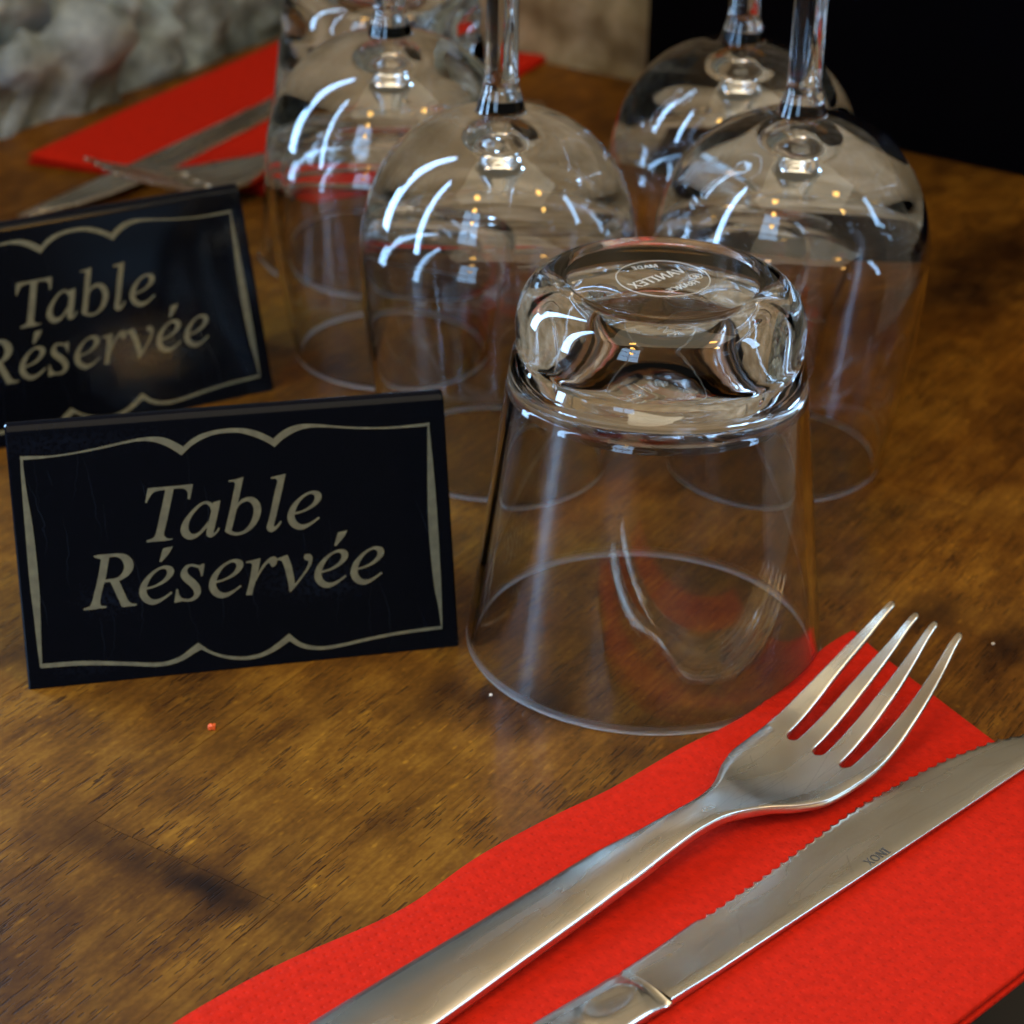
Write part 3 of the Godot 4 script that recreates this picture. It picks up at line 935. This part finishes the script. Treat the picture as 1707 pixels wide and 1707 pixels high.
# ---------------------------------------------------------------- signs
func build_signs() -> void:
	var s := Node3D.new()
	top(s, "reserved_sign", "black tent sign in the foreground, whole, left of the tumbler", "sign", "black reserved signs")
	var tilt := deg_to_rad(20.0)
	var wide := 0.1016
	# cross-section of the bent sheet: y up, z towards the reader
	var up := Vector2(cos(tilt), -sin(tilt))   # (y, z) along the front face
	var out := Vector2(sin(tilt), cos(tilt))
	var slant := 0.0590
	var r := 0.0030
	var sheet := 0.0022
	var outer := []
	var inner := []
	outer.append(Vector2(0, 0))
	inner.append(-out * sheet)
	var centre := up * slant - out * r
	for k in 13:
		var a := -tilt + (PI + 2.0 * tilt - PI) * 0.0 + (PI - 2.0 * (PI / 2 - (PI / 2 - tilt))) * 0.0
		var ang := lerpf(0.0, PI - 2.0 * tilt, k / 12.0)
		var d := Vector2(sin(tilt + ang), cos(tilt + ang))
		outer.append(centre + d * r)
		inner.append(centre + d * (r - sheet))
		a = a
	var back_z := 2.0 * centre.y
	outer.append(Vector2(0, back_z))
	inner.append(Vector2(0, back_z) + Vector2(-sin(tilt), cos(tilt)) * sheet)
	var st := SurfaceTool.new()
	st.begin(Mesh.PRIMITIVE_TRIANGLES)
	var b := 0.0004
	var line := func(loop: Array, x: float, grow: float, other: Array) -> Array:
		var o := []
		for i in loop.size():
			var q: Vector2 = loop[i].lerp(other[i], grow)
			o.append(Vector3(x, q.x, q.y))
		return o
	var strips := [line.call(inner, b, 0.0, outer), line.call(inner, 0.0, 0.2, outer), line.call(outer, 0.0, 0.2, inner), line.call(outer, b, 0.0, inner), line.call(outer, wide - b, 0.0, inner), line.call(outer, wide, 0.2, inner), line.call(inner, wide, 0.2, outer), line.call(inner, wide - b, 0.0, outer)]
	var groups := [1, 2, 3, 4, 3, 2, 1, 5]
	for i in 8:
		var p: Array = strips[i]
		var q: Array = strips[(i + 1) % 8]
		st.set_smooth_group(groups[i])
		for j in p.size() - 1:
			for v in [p[j], p[j + 1], q[j], q[j], p[j + 1], q[j + 1]]:
				var along: float = clampf((v as Vector3).y / (slant * cos(tilt)), 0.0, 1.0)
				st.set_uv(Vector2(v.x / wide, 1.0 - along))
				st.add_vertex(v)
	for e in [0, 15]:
		st.set_smooth_group(7)
		var c := []
		for k in 8:
			c.append(strips[k][mini(e, strips[k].size() - 1)])
		for k in range(1, 7):
			var tri := [c[0], c[k + 1], c[k]] if e else [c[0], c[k], c[k + 1]]
			for v in tri:
				st.set_uv(Vector2(v.x / wide, 0.98))
				st.add_vertex(v)
	st.generate_normals()
	var sheet_part := part(s, "bent_sheet", st.commit(), M.sign)

	var lift := 0.00003
	var word := SurfaceTool.new()
	word.begin(Mesh.PRIMITIVE_TRIANGLES)
	for k in ["T", "a", "b", "l", "e"]:
		for rib in GLYPHS[k]:
			ribbon(word, rib, Vector2.ZERO, lift, tilt)
			lift += 0.000003
	part(sheet_part, "word_table", word.commit(), M.gilt)
	var word2 := SurfaceTool.new()
	word2.begin(Mesh.PRIMITIVE_TRIANGLES)
	for k in ["R", "s", "r", "v"]:
		for rib in GLYPHS[k]:
			ribbon(word2, rib, Vector2.ZERO, lift, tilt)
			lift += 0.000003
	for sh in E_SHIFTS:
		for rib in GLYPHS["e"]:
			ribbon(word2, rib, Vector2(sh[0], sh[1]), lift, tilt)
		lift += 0.000003
	ribbon(word2, GLYPHS["acc"][0], Vector2.ZERO, lift, tilt)
	ribbon(word2, GLYPHS["acc"][0], Vector2(ACCENT_SHIFT[0], ACCENT_SHIFT[1]), lift, tilt)
	part(sheet_part, "word_reserved", word2.commit(), M.gilt)
	var frame := SurfaceTool.new()
	frame.begin(Mesh.PRIMITIVE_TRIANGLES)
	for rib in BORDER:
		lift += 0.000003
		ribbon(frame, rib, Vector2.ZERO, lift, tilt)
	part(sheet_part, "border", frame.commit(), M.gilt)

	s.transform = Transform3D(Basis(Vector3(0.97346, 0, -0.22885), Vector3.UP, Vector3(0.22885, 0, 0.97346)), Vector3(-0.11095, 0.0001, -0.41922))
	var e2 := Vector3(0.86275, 0, -0.50563)
	var c2 := copy(s, "reserved_sign", "black tent sign at the left edge, behind the other sign, cut by the frame")
	c2.transform = Transform3D(Basis(e2, Vector3.UP, Vector3(0.50563, 0, 0.86275)), Vector3(-0.0717, 0.0001, -0.5845) - e2 * wide)


func ribbon(st: SurfaceTool, rib: Array, shift: Vector2, lift: float, tilt: float) -> void:
	var l := []
	var r := []
	for q in rib:
		l.append(Vector2(q[0], q[1]))
		r.append(Vector2(q[2], q[3]))
	l = curve(l, 4)
	r = curve(r, 4)
	var up := Vector3(0, cos(tilt), -sin(tilt))
	var out := Vector3(0, sin(tilt), cos(tilt))
	var on := func(q: Vector2) -> Vector3:
		return Vector3.RIGHT * (q.x + shift.x) * 0.001 + up * (q.y + shift.y) * 0.001 + out * lift
	for i in l.size() - 1:
		for t in [[l[i], r[i], l[i + 1]], [r[i], r[i + 1], l[i + 1]]]:
			var a: Vector2 = t[0]
			var b: Vector2 = t[1]
			var c: Vector2 = t[2]
			var area := (b - a).cross(c - a)
			if absf(area) < 1e-6:
				continue
			for q in ([a, c, b] if area > 0 else [a, b, c]):
				st.set_normal(out)
				st.add_vertex(on.call(q))


# ---------------------------------------------------------------- cutlery
func fork_top(s: float, t: float, half: float) -> float:
	# height of the upper face, s from the tips, t from the middle line
	var h := at([0.0, 10.0, 20.0, 30.0, 40.0, 50.0, 58.0, 66.0, 80.0, 92.0, 120.0, 160.0, 205.0], [20.0, 15.4, 11.2, 7.2, 4.3, 3.1, 3.6, 5.2, 7.6, 7.8, 6.0, 4.0, 2.2], s)
	var dish := at([0.0, 35.0, 48.0, 60.0, 72.0, 84.0, 100.0, 205.0], [0.0, 0.6, 1.6, 1.2, 0.2, -0.5, -1.1, -0.9], s)
	return h + dish * pow(absf(t) / maxf(half, 1.0), 2.0)


func fork_strip(left: Callable, right: Callable, s0: float, s1: float, n: int, ends := [0]) -> ArrayMesh:
	var half_at := func(s: float) -> float:
		return at([0.0, 12.0, 22.0, 33.0, 44.0, 55.0, 62.0, 68.0, 74.0, 80.0, 90.0, 105.0, 120.0, 140.0, 160.0, 180.0, 200.0], [10.2, 12.0, 13.2, 14.0, 13.8, 12.9, 10.2, 6.8, 4.7, 3.95, 4.3, 5.7, 6.4, 7.2, 8.0, 8.4, 8.6], s)
	var grid := []
	for i in n + 1:
		var s := lerpf(s0, s1, float(i) / n)
		var l: float = left.call(s)
		var r: float = right.call(s)
		var thick := at([0.0, 15.0, 45.0, 70.0, 90.0, 120.0, 205.0], [1.1, 1.4, 1.7, 2.3, 2.4, 2.2, 1.9], s)
		var mid := at([0.0, 20.0, 42.0, 60.0, 85.0, 110.0, 177.0, 205.0], [0.3, -1.5, -2.9, -2.9, -2.6, -1.4, -0.6, -0.4], s)
		var half: float = half_at.call(s)
		var ring := []
		var steps := 10
		var round_ := minf(0.22, absf(l - r) * 0.15)
		for j in steps + 1:
			var t := lerpf(l - round_, r + round_, float(j) / steps)
			ring.append(Vector3(s, fork_top(s, t, half), t + mid))
		for k in [[r + round_ * 0.3, 0.25], [r, 0.6], [r, thick - 0.5], [r + round_ * 0.5, thick]]:
			ring.append(Vector3(s, fork_top(s, r, half) - k[1], k[0] + mid))
		for j in [0.7, 0.3]:
			var t := lerpf(l, r, j)
			ring.append(Vector3(s, fork_top(s, t, half) - thick, t + mid))
		for k in [[l - round_ * 0.5, thick], [l, thick - 0.5], [l, 0.6], [l - round_ * 0.3, 0.25]]:
			ring.append(Vector3(s, fork_top(s, l, half) - k[1], k[0] + mid))
		for j in ring.size():
			ring[j] *= 0.001
		grid.append(ring)
	# close both ends
	for e in ends:
		var c := Vector3.ZERO
		for q in grid[e]:
			c += q
		c /= grid[e].size()
		var cap := []
		for q in grid[e]:
			cap.append(c.lerp(q, 0.02))
		if e == 0:
			grid.push_front(cap)
		else:
			grid.push_back(cap)
	return quads(grid, false, true, [], true)


func build_cutlery() -> void:
	var half_at := func(s: float) -> float:
		return at([0.0, 12.0, 22.0, 33.0, 44.0, 55.0, 62.0, 68.0, 74.0, 80.0, 90.0, 105.0, 120.0, 140.0, 160.0, 180.0, 196.0, 203.0, 205.0], [10.2, 12.0, 13.2, 14.0, 13.8, 12.9, 10.2, 6.8, 4.7, 3.95, 4.3, 5.7, 6.4, 7.2, 8.0, 8.4, 8.2, 6.0, 2.5], s)
	var fork := Node3D.new()
	top(fork, "fork", "steel table fork with four raised tines on the foreground napkin", "fork", "steel forks")
	part(fork, "handle", fork_strip(func(s): return half_at.call(s), func(s): return -half_at.call(s), 42.6, 205.0, 130, [-1]), M.steel)
	# tines: the slots between them open in a half round
	var edges := [[[0.0, 12.0, 22.0, 32.0, 42.6], [10.2, 12.0, 13.2, 14.1, 13.8]], [[0.0, 20.0, 35.0, 42.6], [8.4, 9.4, 8.9, 8.6]], [[0.0, 20.0, 40.0], [3.5, 5.3, 6.0]], [[0.0, 20.0, 40.0], [1.75, 1.6, 1.4]]]
	var edge_at := func(n: int, s: float) -> float:
		var open := sqrt(clampf((42.6 - s) / 1.4, 0.0, 1.0))
		var blunt := 0.7 * (1.0 - sqrt(1.0 - pow(1.0 - minf(s / 0.8, 1.0), 2.0)))
		var e := at(edges[n][0], edges[n][1], s) + (blunt if n % 2 else -blunt)
		return half_at.call(s) - blunt if n == 0 else lerpf([0.0, 7.25, 7.25, 0.0][n], e, open)
	part(fork, "tine", fork_strip(func(s): return edge_at.call(0, s), func(s): return edge_at.call(1, s), 0.0, 42.6, 70), M.steel)
	part(fork, "tine", fork_strip(func(s): return edge_at.call(2, s), func(s): return edge_at.call(3, s), 0.0, 42.6, 70), M.steel)
	part(fork, "tine", fork_strip(func(s): return -edge_at.call(3, s), func(s): return -edge_at.call(2, s), 0.0, 42.6, 70), M.steel)
	part(fork, "tine", fork_strip(func(s): return -edge_at.call(1, s), func(s): return -edge_at.call(0, s), 0.0, 42.6, 70), M.steel)
	var fx := Vector3(-0.70672, 0, 0.70749)
	fork.transform = Transform3D(Basis(fx, Vector3.UP, fx.cross(Vector3.UP)), Vector3(0.09513, 0.0034, -0.4218))

	var knife := Node3D.new()
	top(knife, "table_knife", "steel table knife with a serrated edge on the foreground napkin", "knife", "steel knives")
	part(knife, "blade", knife_blade(), M.steel)
	var handle := part(knife, "handle", knife_handle(), M.steel)
	lettering(knife, "maker_stamp", "INOX", 0.0021, Vector3(0.0490, 0.00125, 0.0020), 0.0, false, M.ink)
	handle.set_meta("label", "flat steel handle with a moulded collar")
	var kx := Vector3(-0.71546, 0, 0.69866)
	knife.transform = Transform3D(Basis(kx, Vector3.UP, kx.cross(Vector3.UP)), Vector3(0.1128, 0.0038, -0.3896))

	# the setting across the table
	var far_knife := copy(knife, "table_knife", "steel table knife at the far left, its tip off the far napkin")
	var k2 := Vector3(0.48, 0, -0.8773)
	far_knife.transform = Transform3D(Basis(k2, Vector3.UP, k2.cross(Vector3.UP)), Vector3(-0.1630, 0.0036, -0.7375))
	var far_fork := copy(fork, "fork", "steel table fork at the far left, tines lying across the far knife")
	var f2 := Vector3(0.75, 0, -0.6614)
	far_fork.transform = Transform3D(Basis(f2, Vector3.UP, f2.cross(Vector3.UP)), Vector3(-0.1455, 0.0046, -0.7110))


func knife_blade() -> ArrayMesh:
	# s runs from near the tip to the handle, t from the straight back edge to the toothed edge
	var grid := []
	var s := -27.0
	var rows := []
	while s < 113.0:
		rows.append(s)
		s += 0.32
	rows.append(113.0)
	for q in rows:
		var edge := at([-27.0, -24.0, -18.0, -12.0, -5.0, 4.0, 12.0, 21.0, 30.0, 40.0, 50.0, 70.0, 96.0, 113.0], [0.6, 2.6, 5.8, 8.4, 11.2, 13.2, 14.5, 15.4, 16.0, 16.2, 15.6, 14.3, 13.4, 12.7], q)
		var teeth := 0.0
		if q < 92.0 and q > -20.0:
			var f := fposmod(q, 2.95) / 2.95
			teeth = 0.85 * pow(sin(PI * f), 0.6) * clampf((92.0 - q) / 3.0, 0, 1)
		var lo := at([-27.0, -20.0, 0.0, 113.0], [0.2, 0.0, 0.0, 0.3], q)
		var thick := at([-27.0, 60.0, 100.0, 113.0], [0.9, 1.2, 1.6, 2.2], q)
		var ring := []
		# hollow ground: thin at the teeth
		for k in [[lo + 0.25, thick], [lo + 2.5, thick * 1.02], [lerpf(lo, edge, 0.45), thick * 0.98], [lerpf(lo, edge, 0.72), thick * 0.88], [edge - 1.9, thick * 0.80], [edge - 1.1, thick * 0.74], [edge - teeth - 0.15, thick * 0.66], [edge - teeth, thick * 0.45], [edge - teeth - 0.1, 0.06], [lerpf(lo, edge, 0.5), 0.0], [lo + 0.25, 0.0], [lo, 0.25], [lo, thick - 0.25]]:
			ring.append(Vector3(q, k[1], maxf(k[0], lo)) * 0.001)
		grid.append(ring)
	return quads(grid, false, true)


func knife_handle() -> ArrayMesh:
	var grid := []
	for i in 130:
		var s := 113.0 + i * 0.8
		var u := s - 113.0
		var w0 := at([0.0, 3.0, 12.0, 40.0, 80.0, 98.0, 103.2], [0.2, 0.5, 0.5, -0.6, -1.4, -0.2, 5.0], u)
		var w1 := at([0.0, 3.0, 12.0, 40.0, 80.0, 98.0, 103.2], [12.8, 12.4, 12.3, 13.2, 14.2, 13.2, 8.0], u)
		var top_ := at([0.0, 1.2, 2.2, 5.0, 20.0, 60.0, 103.2], [2.0, 1.75, 2.2, 2.8, 3.3, 3.2, 2.2], u)
		var ring := []
		for j in 13:
			var f := j / 12.0
			var t := lerpf(w0, w1, f)
			var crown := 0.9 * sin(PI * f)
			# moulded oval beads beside the collar
			var d := pow((u - 10.0) / 6.5, 2.0) + pow((f - 0.52) / 0.28, 2.0)
			var bead := 0.4 * exp(-pow((d - 1.0) * 2.2, 2.0)) - 0.25 * exp(-d * 2.5)
			ring.append(Vector3(s, top_ - 0.7 + crown + bead, t) * 0.001)
		ring.append(Vector3(s, 0.5, w1 + 0.2) * 0.001)
		ring.append(Vector3(s, 0.0, lerpf(w0, w1, 0.9)) * 0.001)
		ring.append(Vector3(s, 0.0, lerpf(w0, w1, 0.1)) * 0.001)
		ring.append(Vector3(s, 0.5, w0 - 0.2) * 0.001)
		grid.append(ring)
	return quads(grid, false, true)


# ---------------------------------------------------------------- crumbs
func build_crumbs() -> void:
	var orange := plain(Color(0.62, 0.09, 0.012), 0.5)
	var c := MeshInstance3D.new()
	c.mesh = rock(Vector3(0.00085, 0.0006, 0.0007), 5)
	c.material_override = orange
	c.position = Vector3(-0.06668, 0.0006, -0.40492)
	top(c, "crumb", "tiny orange crumb on bare wood below the front sign", "crumb")
	var pale := plain(Color(0.75, 0.70, 0.62), 0.6)
	var spots := [[0.1178, -0.4487, "pale speck right of the fork tips, on a dark stain"], [-0.0040, -0.4212, "pale speck on the small burn between front sign and tumbler"]]
	for s in spots:
		var q := MeshInstance3D.new()
		q.mesh = rock(Vector3(0.00032, 0.0002, 0.00032), 9)
		q.material_override = pale
		q.position = Vector3(s[0], 0.0002, s[1])
		top(q, "speck", s[2], "speck", "pale specks on the wood")
